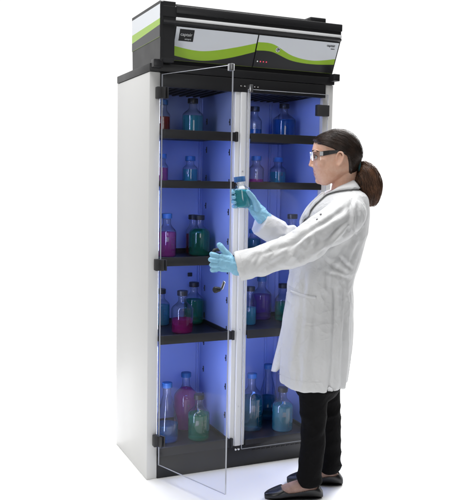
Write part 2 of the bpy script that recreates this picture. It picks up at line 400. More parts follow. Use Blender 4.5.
# printed front panels (pale field, green wave, dark field, thin green outline)
A = Vector((0,-.0562,2.050)); Bv = Vector((0,.0105,1.910)); dv = Bv-A; nf = Vector((0,-.9027,-.4305)); nf = Vector((0, dv.z, -dv.y)).normalized()
def fpt(x, v, off=.0015): return Vector((x,0,0)) + A + dv*v + nf*off
if nf.y > 0: nf = -nf
def front_panel(x0, x1, us, gt, gb, bot):
    bm = bmesh.new(); N = 48
    rows = []
    for i in range(N+1):
        u = i/N; x = x0+(x1-x0)*u
        v = [.02, sinterp(us, gt, u), sinterp(us, gb, u), bot-.012, bot]
        rows.append([bm.verts.new(fpt(x, q)) for q in v])
    for a, b in zip(rows, rows[1:]):
        for j, mi in zip(range(4), (0,1,2,3)):
            f = bm.faces.new((a[j], b[j], b[j+1], a[j+1])); f.material_index = mi
    # give the sheet an edge
    geom = bmesh.ops.extrude_face_region(bm, geom=bm.faces[:])
    for v in [g for g in geom['geom'] if isinstance(g, bmesh.types.BMVert)]: v.co += nf*.0022
    return obj('front_panel', bm, [M['pale'], M['green'], M['dark'], M['lime']], hood)
front_panel(.103, .497, [0,.25,.45,.72,1], [.57,.65,.62,.47,.27], [.84,.925,.91,.76,.53], .99)
front_panel(.504, .928, [0,.19,.45,.72,1], [.23,.25,.54,.63,.52], [.48,.48,.69,.745,.70], .99)
fm = Matrix((( 1, 0, 0, 0), (0, -dv.normalized().y, nf.y, 0), (0, -dv.normalized().z, nf.z, 0), (0,0,0,1)))
def onpanel(x, v, off=.0042): return Matrix.Translation(fpt(x, v, off)) @ fm
bm = bmesh.new(); box(bm, 0, .068, 0, .052, 0, .0012, 0, onpanel(.120, .41, .0038)); lg = obj('logo_plate', bm, M['cap_black'], hood)
text_mesh('lettering', 'captair', .02, M['print_white'], hood, onpanel(.126, .26, .0052), .055)
text_mesh('lettering', 'smart', .012, M['print_white'], hood, onpanel(.148, .37, .0052), .030)
text_mesh('lettering', 'captair', .017, M['dark'], hood, onpanel(.865, .155, .0045), .045)
text_mesh('lettering', 'store', .010, M['dark'], hood, onpanel(.890, .235, .0045), .020)
# round button with its ring
bm = bmesh.new(); lathe(bm, [(.011,0),(.011,.0012),(.010,.0018)], 28, onpanel(.612, .40)); rb = obj('round_badge', bm, M['print_white'], hood, angle=40)
bm = bmesh.new()
for i in range(15):
    a0, a1 = .4+i*.33, .4+(i+1)*.33
    q = [Vector((r*math.cos(a), r*math.sin(a), .0021)) for r, a in ((.0075,a0),(.0075,a1),(.0045,a1),(.0045,a0))]
    bm.faces.new([bm.verts.new(onpanel(.612,.40) @ v) for v in q])
box(bm, -.001, .0085, -.001, .0025, .0018, .0026, 0, onpanel(.612,.40)); obj('badge_mark', bm, M['cap_black'], hood)
for k, mm in enumerate(('led_white','led_dot','led_dot','led_dot')):
    bm = bmesh.new(); lathe(bm, [(.0032,0),(.0032,.001),(.002,.0018)], 12, onpanel(.520+k*.0155, .80)); obj('indicator_lamp', bm, M[mm], hood, angle=40)
# printed left cheek
bm = bmesh.new(); xs = HX0-.0012
ya, yb = -.055, HYB-.006
def q4(z0a, z0b, z1a, z1b, mi):
    f = bm.faces.new([bm.verts.new(v) for v in ((xs,ya,z0a),(xs,yb,z0b),(xs,yb,z1b),(xs,ya,z1a))]); f.material_index = mi
q4(2.136,2.136,2.075,2.066,0); q4(2.075,2.066,2.048,2.028,1); q4(2.048,2.028,1.998,1.992,2); q4(1.998,1.992,1.9955,1.9895,3)
obj('cheek_print', bm, [M['pale'], M['green'], M['dark'], M['lime']], hood)

# ---- doors
def acrylic_door(w, h):
    bm = bmesh.new(); box(bm, 0, w, -.004, .004, 0, h, .0012, seg=1)
    for f in bm.faces: f.material_index = 0 if abs(f.normal.y) > .9 and f.calc_area() > .05 else 1
    return bm
TH = math.radians(70)
DM = Matrix.Translation((.052,-.016,0)) @ Matrix.Rotation(-TH, 4, 'Z')
DMt = DM @ Matrix.Translation((0,0,.070))
bm = acrylic_door(.452, 1.772); bm.transform(DMt); ld_ = obj('door', bm, [M['acrylic'], M['acrylic_edge']], cab); ld_['label'] = 'clear door standing open'
for z in (1.735, .972, .160):
    bm = bmesh.new(); box(bm, .026, .052, -.030, -.0005, z, z+.052, .003); box(bm, .0, .034, -.012, -.0045, z+.001, z+.051, .002, DM); box(bm, .0, .034, .0045, .012, z+.001, z+.051, .002, DM)
    obj('hinge', bm, M['block'], ld_, angle=35)
bm = bmesh.new(); box(bm, .428, .4525, -.008, .008, 1.818, 1.846, .002, DM); obj('door_catch', bm, M['alu'], ld_, angle=35)
dn = DM.to_3x3() @ Vector((0,-1,0)); dd = DM.to_3x3() @ Vector((1,0,0)); d0 = DM.translation
def on_door(x, y):
    q = at_plane(x, y, dn, dn.dot(d0)); return (q-d0).dot(dd), q.z
kx, kz = on_door(217.5, 289.5)
RX = Matrix.Rotation(PI/2, 4, 'X')
bm = bmesh.new(); lathe(bm, [(.010,-.010),(.011,-.004),(.011,.006),(.0135,.007),(.0135,.015),(.011,.018)], 24, DM @ Matrix.Translation((kx,0,kz)) @ RX); obj('lock', bm, M['cap_black'], ld_, angle=40)
bm = bmesh.new(); box(bm, -.007, .007, -.002, .002, 0, .038, .0015, DM @ Matrix.Translation((kx+.012,.012,kz+.002)) @ Matrix.Rotation(.45,4,'Y')); obj('lock_cam', bm, M['alu'], ld_, angle=40)
hx, hz = on_door(219.5, 258)
bm = bmesh.new()
tube(bm, [DM @ Vector((hx,-.005,hz+.034)), DM @ Vector((hx,-.024,hz+.034)), DM @ Vector((hx,-.032,hz+.027)), DM @ Vector((hx,-.032,hz-.020)), DM @ Vector((hx,-.024,hz-.027)), DM @ Vector((hx,-.005,hz-.027))], [.0075]*6, 14, 5)
obj('handle', bm, M['cap_black'], ld_, True)
bm = acrylic_door(.430, 1.715); bm.transform(Matrix.Translation((.472,-.0145,.090))); rd_ = obj('door', bm, [M['acrylic'], M['acrylic_edge']], cab); rd_['label'] = 'clear door standing shut'
for z in (1.700, .980, .250):
    bm = bmesh.new(); box(bm, .838, .905, -.026, -.0005, z, z+.054, .003); obj('hinge', bm, M['block'], rd_, angle=35)
bm = bmesh.new(); box(bm, .476, .494, -.024, -.0065, 1.790, 1.826, .003); obj('door_catch', bm, M['alu'], rd_, angle=35)
for x in (.440,.458,.510,.527):
    bm = bmesh.new(); lathe(bm, [(.004,0),(.004,.002),(.002,.003)], 12, Matrix.Translation((x,-.0062,1.818)) @ RX); obj('screw', bm, M['chrome'], rd_, angle=40)

# ------------------------------------------------------------------ bottles
def bottle(base, d, h, liq, fill, cap, label, rot=None, group='laboratory bottles on the shelves', name='lab_bottle', printed=True, conical=False, two=None):
    t = thing(name, label, 'bottle', base, rot, group)
    R_ = d/2; rn = min(.44*R_+.004, .019); hc = min(.024, .17*h); hs = h*(.56 if not conical else .30)
    ztop = h-hc*.55
    pr = [(.0005,.003),(R_*.80,.003),(R_*.93,.0045),(R_*.99,.011),(R_,.02)]
    pr += [(R_, hs*.5), (R_, hs)]
    m = 9
    zs = ztop-.030*h/.18
    for i in range(1, m+1):
        a = i/m; e = .5-.5*math.cos(a*PI) if not conical else a
        pr.append((R_+(rn-R_)*e*(.97 if a < 1 else 1), hs+(zs-hs)*(a**.92)))
    pr += [(rn, ztop-.006), (rn*1.05, ztop-.004), (rn*1.05, ztop)]
    bm = bmesh.new(); lathe(bm, pr, 40); g = obj('glass_body', bm, M['glass'], None, True)
    # liquid stays 1.8 mm inside the wall
    lz = fill*h
    def rad(z):
        return interp([p[1] for p in pr], [p[0] for p in pr], z)
    zz = [z for z in [.0058,.009,.014,.024] if z < lz-.003]; k = max(2, int(lz/.012))
    zz += [.024+(lz-.024)*(i+1)/k for i in range(k)]
    lp = [(max(.0005, rad(.006)*.86), .0058)] + [(max(rad(z)-.0018, .003), z) for z in zz[1:]]
    bm = bmesh.new(); lathe(bm, lp, 40); q = obj('liquid', bm, LQ[liq], None, True)
    q.data.set_sharp_from_angle(angle=math.radians(50))
    parts = [g, q]
    if two:
        pass
    if cap:
        bm = bmesh.new(); rc = rn*1.34
        N = 36; z0 = h-hc
        prc = [(rc*.97,z0),(rc,z0+.002),(rc,h-.003),(rc*.94,h-.0008),(rc*.5,h)]
        rings = []
        for r, z in prc:
            rings.append([Vector(((r*(1-(.035 if i % 2 and .003 < z-z0 < hc-.002 or (i % 2 and z == z0+.002) else 0)))*math.cos(2*PI*i/N), (r*(1-(.035 if i % 2 and z0 < z < h-.002 else 0)))*math.sin(2*PI*i/N), z)) for i in range(N)])
        loft(bm, rings); parts.append(obj('cap', bm, M['cap_blue' if cap == 'blue' else 'cap_black'], None, angle=30))
    if printed:
        # enamel graduations and writing patch
        bm = bmesh.new(); a0 = -PI/2-.35+random.uniform(-.3,.3); rr = R_+.0006
        def patch(a, b, z0, z1):
            ns = 6
            vs = [[bm.verts.new((rr*math.cos(a+(b-a)*i/ns), rr*math.sin(a+(b-a)*i/ns), z)) for i in range(ns+1)] for z in (z0, z1)]
            for i in range(ns): bm.faces.new((vs[0][i], vs[0][i+1], vs[1][i+1], vs[1][i]))
        if not conical and random.random() < .5:
            rows = []
            for i in range(5):
                z = .03+i*(hs-.035)/5
                for zz_ in (z, z+.0009): rows.append([bm.verts.new((rr*math.cos(t), rr*math.sin(t), zz_)) for t in (a0+.53, a0+.56, a0+.68, a0+(.80 if i % 2 else .92))])
            for i in range(len(rows)-1):
                q, w = rows[i], rows[i+1]; bm.faces.new((q[0], q[1], w[1], w[0]))
                if i % 2 == 0:
                    for j in (1,2): bm.faces.new((q[j], q[j+1], w[j+1], w[j]))
            bl = bmesh.new(); bm, bs = bl, bm
            patch(a0-.10, a0+.22, hs*.66, hs*.86)
            parts.append(obj('label_patch', bm, M['frost'], None)); bm = bs
        else: patch(a0+.2, a0+.34, hs*.80, hs*.83)
        parts.append(obj('printed_marks', bm, M['frost'], None))
    for p in parts: p.parent = t
    return t

def stand(xpx, ypx, z):                        # where a bottle whose base is seen at this photo point stands
    return at_plane(xpx, ypx, UP, z)
def depthscale(p): return FPX/((p-CP).dot(fw))
def B(x, z, wpx, hpx, liq, fill, cap, label, y=None, Y=None, **kw):
    if Y is None:
        base = stand(x, y, z); rr = wpx/depthscale(base)/2
        lim = max(.012+rr, min(BY-.030-rr, base.y))
        if abs(lim-base.y) > 1e-4: print('moved', label, base.y, lim); Y = lim
    if Y is None: pass
    else: base = at_plane(x, 0, Vector((0,1,0)), Y); base.z = z
    if Y is not None:                          # find X for that photo column at the right height
        for it in range(4):
            d = base-CP; yy = 250 - FPX*d.dot(up)/d.dot(fw); base = at_plane(x, yy, Vector((0,1,0)), Y); base.z = z
    s = depthscale(base); return bottle(base, wpx/s, hpx/s, liq, fill, cap, label, rot=(0,0,random.uniform(-.5,.3)), **kw)
# left bay, top to bottom
B(192.5, FLZ[0], 21, 39, 'cyan', .56, 'black', 'large black capped bottle of cyan liquid in the middle of the top left shelf', Y=.20)
B(162.5, FLZ[0], 15, 37, 'red', .55, 'blue', 'bottle of red liquid half hidden behind the left jamb on the top left shelf', Y=.25)
B(190, FLZ[1], 15, 29, 'cyan', .55, 'blue', 'small blue capped bottle of cyan liquid below the large cyan one, second left shelf', Y=.24)
B(161.5, FLZ[1], 13, 31, 'pink', .55, 'blue', 'blue capped bottle of red pink liquid at the left jamb on the second left shelf', Y=.24)
B(166.5, FLZ[2], 19, 44, 'pink', .58, 'blue', 'blue capped bottle of purple pink liquid at the left of the third left shelf', Y=.20)
B(193, FLZ[2], 15, 40, 'red', .52, 'black', 'bottle of red liquid standing behind the dark green one on the third left shelf', Y=.30)
B(199, FLZ[2], 21.5, 41, 'green', .66, 'black', 'black capped bottle of dark green liquid just left of the lower gloved hand', y=256)
B(160.5, FLZ[3], 18, 37, 'cyan', .56, 'black', 'bottle of blue liquid cut by the left jamb on the fourth left shelf', y=324)
B(193.5, FLZ[3], 20, 42, 'green', .58, 'black', 'bottle of green liquid behind the clear and magenta one on the fourth left shelf', y=321)
B(182, FLZ[3], 21.5, 43, 'magenta', .34, 'black', 'clear black capped bottle one third full of dark magenta liquid on the fourth left shelf', y=333)
B(185.5, FLZ[4], 24, 57, 'pink', .72, 'blue', 'blue capped bottle of pink liquid at the back of the bottom left tray', y=428)
B(166.5, FLZ[4], 23, 60, 'blue', .30, 'blue', 'tall sloping blue capped flask with a little blue liquid on the bottom left tray', y=441, conical=True)
B(198.5, FLZ[4], 21.5, 46, 'green', .58, 'black', 'black capped bottle of green liquid in front of the pink one, bottom left tray', y=439)
# right bay
B(254, FLZ[0], 15, 34, 'blue', .34, 'black', 'clear black capped bottle with little blue liquid, left on the top right shelf', Y=.24)
B(283.5, FLZ[0], 23, 38, 'blue', .58, 'black', 'wide black capped bottle of bright blue liquid on the top right shelf', Y=.24)
B(256, FLZ[1], 15, 30, 'pink', .24, 'blue', 'clear bottle with little pink liquid by the centre post, second right shelf', Y=.24)
B(277.5, FLZ[1], 16, 29, 'cyan', .50, 'blue', 'clear bottle of pale blue liquid in front of her face on the second right shelf', Y=.22)
B(253.5, FLZ[2], 14, 26, 'dkteal', .62, 'blue', 'short bottle of dark teal liquid behind the wrist of the raised gloved hand', Y=.22, printed=False)
B(291.5, FLZ[2], 17, 42, 'blue', .45, 'black', 'black capped bottle showing above the white sleeve on the third right shelf', y=256, )
B(249.5, FLZ[3], 13, 39, 'cyan', .46, 'black', 'slim black capped bottle of cyan liquid beside the centre post on the fourth right shelf', y=325)
B(261, FLZ[3], 20, 43, 'purple', .58, 'blue', 'blue capped bottle of purple liquid on the fourth right shelf under the sleeve', y=319)
B(282.5, FLZ[3], 16, 38, 'green', .50, 'black', 'bottle of green liquid at the edge of the white coat on the fourth right shelf', y=321)
B(251, FLZ[5], 23, 57, 'dkteal', .58, 'blue', 'tall blue capped bottle of dark teal liquid, leftmost on the bottom right tray', y=429)
B(267.5, FLZ[5], 20, 55, 'dkteal', .40, 'blue', 'blue capped sloping flask of dark teal liquid behind the others on the bottom right tray', y=418, conical=True)
B(282, FLZ[5], 21, 44, 'cyan', .60, 'black', 'black capped bottle of bright cyan liquid in front on the bottom right tray', y=430)

# the bottle in her hand, tilted a little
hb0 = P(242.9, 208.3, -.05); hb1 = P(239.3, 176.5, -.05); ax = (hb1-hb0); hh = ax.length
hb = bottle(hb0, .070, hh, 'clear_teal', .58, 'blue', 'small blue capped bottle of teal liquid held up in her blue gloved hand', rot=ax.to_track_quat('Z','Y').to_euler(), group=None, name='held_bottle', printed=True)

# ------------------------------------------------------------------ the person
per = None
# --- head
HEAD = [(132.2,334,342,.022),(134,328,347,.042),(137.5,319.5,352.5,.058),(142,314.6,356,.067),(147,312.9,358.2,.0715),(152,311.9,359.2,.073),(156,312.9,359.2,.0735),
        (160,312.6,358.4,.073),(165,312.6,356.6,.071),(170,313.3,353.5,.067),(174,314.0,346.5,.060),(178,315.2,341.0,.053),(181.3,317.0,335.0,.044),(184.0,319.4,329.5,.031),(185.4,322,327,.015)]
def head_rings(nn=44):
    rows = catmull([list(h) for h in HEAD], 4); rings = []
    for y, xf, xb, hw in rows:
        c = P((xf+xb)/2, y, 0); a = (P(xf,y,0)-P(xb,y,0)).length/2
        ring = []
        for i in range(nn):
            t = 2*PI*i/nn; cs, sn = math.cos(t), math.sin(t)
            e = .86 if cs > 0 else .95
            w = hw*(1-.10*max(0,cs)**2)
            ring.append(c + F*(a*math.copysign(abs(cs)**e, cs)) + L*(w*math.copysign(abs(sn)**.92, sn)))
        rings.append(ring)
    return rings
def head_bm():
    bm = bmesh.new(); loft(bm, head_rings()); return bm
bm = head_bm()
# nose
tube(bm, [P(314.2,155.6), P(312.7,158.6), P(311.5,162), P(310.7,165.2)], [(.0075,.0065),(.0082,.0072),(.0085,.0085),(.0075,.0090)], 12, 4)
ball(bm, P(310.0,164.9), (.0068,.0080,.0066)); 
for s in (-1,1): ball(bm, P(313.2,166.3,s*.0105), (.0095,.0062,.0058))
# lips, chin, brow, cheeks
ball(bm, P(315.0,171.3), (.0085,.021,.0055)); ball(bm, P(315.6,174.7), (.0085,.018,.006)); ball(bm, P(319.5,180.6), (.0185,.021,.016))
for s in (-1,1):
    ball(bm, P(315.5,151.6,s*.028), (.012,.026,.0065)); ball(bm, P(322.5,163.5,s*.036), (.030,.030,.030))
# ears
def ear(bm, s):
    l = .0735
    rim = [P(337.2,160,s*l), P(336.9,155.6,s*(l+.006)), P(338.8,152.4,s*(l+.011)), P(341.8,152.4,s*(l+.014)), P(343.4,155.6,s*(l+.015)), P(342.6,160.0,s*(l+.012)), P(340.2,164.0,s*(l+.006)), P(338.6,165.6,s*(l+.003))]
    tube(bm, rim, [.0042,.0040,.0040,.0042,.0044,.0042,.0048,.0048], 10, 5)
    ball(bm, P(340.0,158.5,s*(l+.001)), (.013,.006,.026)); ball(bm, P(338.7,164.6,s*(l+.002)), (.0075,.005,.0075))
    tube(bm, [P(341.0,155.6,s*(l+.008)), P(340.8,158.5,s*(l+.008)), P(339.2,161.5,s*(l+.005))], [.003,.0032,.003], 8, 4)
for s in (-1,1): ear(bm, s)
# neck, chest, spine
tube(bm, [P(347,170), P(345.2,179), P(342.6,188), P(343,197), P(343,206)], [(.044,.038),(.045,.041),(.048,.047),(.056,.060),(.07,.09)], 24, 4)
tube(bm, [P(343,200), P(338,225), P(333,250), P(325,285), P(318,330), P(316,372)], [(.06,.10),(.10,.14),(.10,.14),(.09,.125),(.11,.15),(.09,.14)], 24, 4)
LSH, LEL, LWR = P(346,213,.155), P(298,249,.24), P(240,266.5,.235)
RSH, REL, RWR = P(344,211,-.155), P(304,247.5,-.215), P(261,214.5,-.098)
for a in ((LSH,LEL,LWR),(RSH,REL,RWR)):
    tube(bm, [a[0], a[0].lerp(a[1],.5), a[1], a[1].lerp(a[2],.4), a[2]], [.045,.040,.034,.032,.024], 16, 4)
KN, AN, KF, AF = P(313.5,418,.088), P(311,474,.082), P(328.5,414,-.082), P(332,468,-.082)
HN, HF = P(316,360,.085), P(320,356,-.085)
for a in ((HN,KN,AN),(HF,KF,AF)):
    tube(bm, [a[0], a[0].lerp(a[1],.5), a[1], a[1].lerp(a[2],.35), a[2]], [.07,.06,.047,.045,.031], 18, 4)
# feet
def foot_axes(toe, heel):
    t = Vector((toe[0],toe[1],0)); h = Vector((heel[0],heel[1],0)); d = (t-h).normalized(); return t, h, d, Vector((-d.y,d.x,0))
FT = {'near': ((.430,-.388),(.655,-.465)), 'far': ((.598,-.262),(.818,-.372))}
FOOT = [(0.0,.014,.012,.020),(.02,.026,.03,.046),(.06,.031,.040,.072),(.11,.031,.036,.070),(.15,.035,.029,.056),(.185,.039,.021,.040),(.212,.033,.016,.029),(.233,.020,.012,.021),(.246,.007,.008,.013)]
def foot_rings(key, grow=0., nn=26, k=4):
    t, h, d, sd = foot_axes(*FT[key]); rings = []
    for u, w, hgt, top in [r for r in catmull([list(q) for q in FOOT], k)]:
        zc = top/2+.004
        rings.append([h + d*(u+(grow if u > .12 else -grow)*min(1,abs(u-.12)/.1)) + sd*((w+grow)*math.cos(2*PI*i/nn)) + Vector((0,0,max(.0015, .006+zc-.003+(top/2+grow)*math.sin(2*PI*i/nn)))) for i in range(nn)])
    return rings
for key, an in (('near', AN), ('far', AF)):
    loft(bm, foot_rings(key)); t, h, d, sd = foot_axes(*FT[key])
    tube(bm, [an, an.lerp(h+d*.055+Vector((0,0,.075)),.5), h+d*.055+Vector((0,0,.06)), h+d*.05+Vector((0,0,.035))], [.034,.033,.032,.030], 16, 4)
me = fuse(bm, .0028, 3); me.name = 'person'
me.materials.append(M['skin']); me.materials.append(M['hose']); me.materials.append(M['lip'])
cl1, cl2 = P(313.3,172.9), P(314.2,172.9)
for p in me.polygons:
    c = p.center
    if c.z < .5: p.material_index = 1
    else:
        q = loc(c)
        k1 = loc(P(313.6,171.4)); k2 = loc(P(314.4,174.6))
        if abs(q.y) < .022 and q.x > k1.x-.008 and ((abs(q.z-k1.z) < .0055*(1-(q.y/.026)**2)) or (abs(q.z-k2.z) < .0065*(1-(q.y/.024)**2))): p.material_index = 2
per = link('person', me, None)
per['label'] = 'woman in white lab coat and blue gloves facing the cabinet, raising a bottle'; per['category'] = 'person'
def kid(name, me_or_bm, m, smooth=True, parent=None, angle=None):
    if isinstance(me_or_bm, bmesh.types.BMesh): return obj(name, me_or_bm, m, parent or per, smooth, angle)
    return link(name, me_or_bm, m, parent or per, smooth)
# eyes and brows
for s in (-1,1):
    bm = bmesh.new(); ball(bm, P(317.1,157.3,s*.0295), .0106, 20); e = kid('eye', bm, M['eye'])
    bm = bmesh.new(); ball(bm, P(314.75,157.3,s*.0305), (.0022,.0052,.0052), 14); kid('iris', bm, M['iris'], parent=e)
    bm = bmesh.new(); tube(bm, [P(312.7,151.5,s*.014), P(312.9,150.8,s*.028), P(315.6,150.7,s*.045), P(319.2,151.5,s*.0575)], [(.0022,.003),(.0034,.003),(.0030,.0026),(.001,.0015)], 8, 5); kid('eyebrow', bm, M['brow'])
    bm = bmesh.new(); tube(bm, [P(314.4,155.6,s*.020), P(313.9,154.9,s*.031), P(316.2,155.6,s*.042), P(317.8,157,s*.045)], [.0008,.0013,.0012,.0006], 8, 5); kid('eyelash', bm, M['brow'])
# --- hair
def in_hair(p):
    """signed distance-like test against the hairline in her side view (photo units)"""
    d = p-CP; x = 235+FPX*d.dot(rt)/d.dot(fw); 
    q = loc(p)
    pc = O + F*q.x + UP*q.z; d = pc-CP; x = 235+FPX*d.dot(rt)/d.dot(fw); y = 250-FPX*d.dot(up)/d.dot(fw)
    best = 99; sg = 1
    for (x0, y0), (x1, y1) in zip(HL, HL[1:]):
        ex, ey = x1-x0, y1-y0; t = max(0, min(1, ((x-x0)*ex+(y-y0)*ey)/(ex*ex+ey*ey))); dx, dy = x-x0-ex*t, y-y0-ey*t
        dd_ = math.hypot(dx, dy)
        if dd_ < best: best = dd_; sg = 1 if ex*dy-ey*dx < 0 else -1
    return best*sg
HL = [tuple(q) for q in catmull([[300,142.5],[312,142.2],[318,144.4],[325,147.6],[331,150.0],[336.5,153.2],[341.5,153.8],[344.6,157.5],[346.0,164],[346.8,171],[348.6,178],[353,183.2],[365,186]], 5)]
bm = head_bm(); bmesh.ops.recalc_face_normals(bm, faces=bm.faces)
bmesh.ops.subdivide_edges(bm, edges=bm.edges[:], cuts=2, use_grid_fill=True)
bm.normal_update()
cen = P(336,157)
for v in bm.verts:
    k = in_hair(v.co); t = max(0, min(1, (k+.4)/1.8)); t = t*t*(3-2*t)
    nrm = (v.co-cen).normalized()*.4 + v.normal*.6
    v.co += nrm*(-.010 + .0195*t + .0022*noise.noise(Vector((v.co.x*40, v.co.y*40, v.co.z*18)))*t)
shell = bm.copy(); bvh = BVHTree.FromBMesh(shell)
tie_p = P(358.8,166.8)
# hair strands combed back from the hairline to the tie
tie_d = (tie_p-cen).normalized()
def strand(bm, pts, r, n=4):
    rings = []
    for i, p in enumerate(pts):
        t = (pts[min(i+1,len(pts)-1)]-pts[max(i-1,0)]).normalized(); h = t.cross(Vector((.3,.2,.93))); 
        if h.length < 1e-4: h = t.cross(L)
        h.normalize(); s = t.cross(h); rr = r*(1-.7*(abs(i/(len(pts)-1)-.45)/.55)**3)
        rings.append([p + h*(rr*math.cos(2*PI*j/n)) + s*(rr*math.sin(2*PI*j/n)) for j in range(n)])
    loft(bm, rings)
cand = [v.co.copy() for v in shell.verts if 0.6 < in_hair(v.co)]
edge = [v.co.copy() for v in shell.verts if -.9 < in_hair(v.co) < .7]
for k in range(1500):
    base_k = k % 4 == 0; st = random.choice(edge if base_k else cand); d0_ = (st-cen).normalized()
    d0_ = (d0_ + Vector((random.gauss(0,.06),random.gauss(0,.06),random.gauss(0,.06)))).normalized()
    ang = d0_.angle(tie_d)
    if ang < .25: continue
    wob = random.uniform(-.05,.05); pts = []
    frac = random.uniform(.55,1.) 
    for i in range(11):
        a = i/10*frac
        dirn = d0_.slerp(tie_d, a) if ang < 3.0 else d0_
        dirn = (dirn + Vector((0,0,-.10*math.sin(a*PI)+wob*math.sin(a*PI*1.0)))).normalized()
        hit = bvh.ray_cast(cen + dirn*.3, -dirn)
        if hit[0] is None: break
        ih = in_hair(hit[0])
        if ih < (-1.2 if base_k else .2): pts = []; break
        lift = .0105*max(0, min(1, (1.3-ih)/1.6)) if base_k else 0
        if k % 17 == 0: lift += .005*math.sin(a*PI*1.1)
        pts.append(hit[0] + dirn*(random.uniform(.0003,.0016)+lift))
    if len(pts) > 5: strand(bm, pts, random.uniform(.0005,.0010) if k % 17 else .0004)
kid('hair', bm, M['hair'])
# ponytail
PT = [((358.6,167),.020),((362,168.8),.036),((365.8,174),.049),((367.9,181.5),.053),((369.6,189.5),.049),((371.0,197),.038),((371.2,202.5),.025),((370.2,205.8),.009)]
bm = bmesh.new(); tube(bm, [P(*p) for p, r in PT], [(r, r*.92) for p, r in PT], 32, 6)
bmd = bmesh.new(); pcs = catmull([list(P(*p))+[r] for p, r in PT], 5)
for v in bm.verts: v.co += (v.co-P(369,186)).normalized()*(-.0055+.003)+(v.co-P(369,186)).normalized()*.004*noise.noise(Vector((v.co.x*26, v.co.y*26, v.co.z*9)))
for k in range(900):
    th = random.uniform(0, 2*PI); st = random.uniform(0,.25); en = random.uniform(.70,1.0); pts = []; tw = random.uniform(-.5,.5); off = random.uniform(-.001,.0032)+(random.uniform(.002,.007) if k % 9 == 0 else 0); wv = random.uniform(0,6.3); wf = random.uniform(2,5)
    for i in range(12):
        a = st+(en-st)*i/11; idx = min(len(pcs)-1, int(a*(len(pcs)-1))); j = min(len(pcs)-1, idx+1); f = a*(len(pcs)-1)-idx
        c = Vector(pcs[idx][:3]).lerp(Vector(pcs[j][:3]), f); r = pcs[idx][3]+(pcs[j][3]-pcs[idx][3])*f
        t = (Vector(pcs[min(j+1,len(pcs)-1)][:3])-Vector(pcs[max(idx-1,0)][:3])).normalized(); s = t.cross(L).normalized()
        aa = th+tw*a+.13*math.sin(wf*a*3+wv); lump = .0095*noise.noise(Vector((math.cos(aa)*1.7, math.sin(aa)*1.7, a*2.2+3))); pts.append(c + s*((r+off+lump)*math.cos(aa)) + L*((r*.92+off+lump)*math.sin(aa)))
    strand(bm if k % 5 else bmd, pts, random.uniform(.0007,.0015))
med = bpy.data.meshes.new('t'); bmd.to_mesh(med); bmd.free()
for p in med.polygons: p.material_index = 1
bm.from_mesh(med); bpy.data.meshes.remove(med)
pt = kid('ponytail', bm, [M['hair_warm'], M['hair']])
bm = bmesh.new(); N = 26
tube(bm, [tie_p + (UP*math.cos(a)*.024 + L*math.sin(a)*.024 + F*.000) for a in [2*PI*i/14 for i in range(15)]], [.005]*15, 10, 2, hint=F); kid('hair_tie', bm, M['tie'])
# --- safety glasses
bm = bmesh.new(); rings = []
fx = [(-.066,318.6),(-.060,315.9),(-.048,313.0),(-.028,311.2),(-.010,310.6),(.010,310.6),(.028,311.2),(.048,313.0),(.060,315.9),(.066,318.6)]
gl = catmull([[l, x] for l, x in fx], 3)
for l, x in gl:
    h = 4.1 if abs(l) > .012 else 2.9
    top, botm = P(x-.2,156.2-h,0)+L*l, P(x+.4,156.2+h*(1.08 if abs(l) > .012 else .1),0)+L*l
    rings.append([top + F*.001, botm + F*.001, botm - F*.001, top - F*.001])
loft(bm, rings); gls = kid('safety_glasses', bm, M['lens'], False)
for s in (-1,1):
    bm = bmesh.new(); rings = []
    for x, y, hw, l in ((318.3,154.5,2.3,.0680),(322,154.0,2.35,.0722),(327,153.2,2.1,.0765),(333,152.5,1.6,.0790),(338.5,152.3,1.1,.0800),(342,154,.8,.0800)):
        c = P(x,y,0)+L*(s*l); up_ = (P(x,y-hw,0)-P(x,y,0))
        rings.append([c+up_+L*.0016, c-up_+L*.0016, c-up_-L*.0016, c+up_-L*.0016])
    loft(bm, rings); kid('temple_arm', bm, M['cap_black'], False, parent=gls)
    c = P(319.6,154.3,0)+L*(s*.0722); bm = bmesh.new(); box(bm, -.0075,.0075,-.001,.001,-.0085,.0085,.0008, Matrix.Translation(c) @ F.to_track_quat('X','Z').to_matrix().to_4x4())
    kid('hinge_cover', bm, M['grey'], False, parent=gls)
# --- lab coat
CT = [(187,338,356,.062),(191,331,361,.105),(196,322,366,.155),(204,314,368,.178),(215,306,369,.182),(235,298,366,.176),(255,293,361,.168),(270,290,356,.162),(285,288,352.5,.160),
      (300,286,352.5,.166),(320,283,352.3,.178),(345,281.8,350,.190),(365,281.0,347.5,.198),(379,280.5,345.5,.204)]
coat_rows = catmull([list(c) for c in CT], 5)
bm = bmesh.new(); rings = []; cinfo = []
for y, xf, xb, hw in coat_rows:
    c = P((xf+xb)/2, y, 0); a = (P(xf,y,0)-P(xb,y,0)).length/2; cinfo.append((c.z, loc(c).x))
    low = max(0, min(1, (y-300)/79))
    rings.append([c + F*(a*math.copysign(abs(math.cos(t))**.88, math.cos(t))) + L*(hw*math.copysign(abs(math.sin(t))**.88, math.sin(t))) + UP*(.0) for t in [2*PI*i/56 for i in range(56)]])
loft(bm, rings)
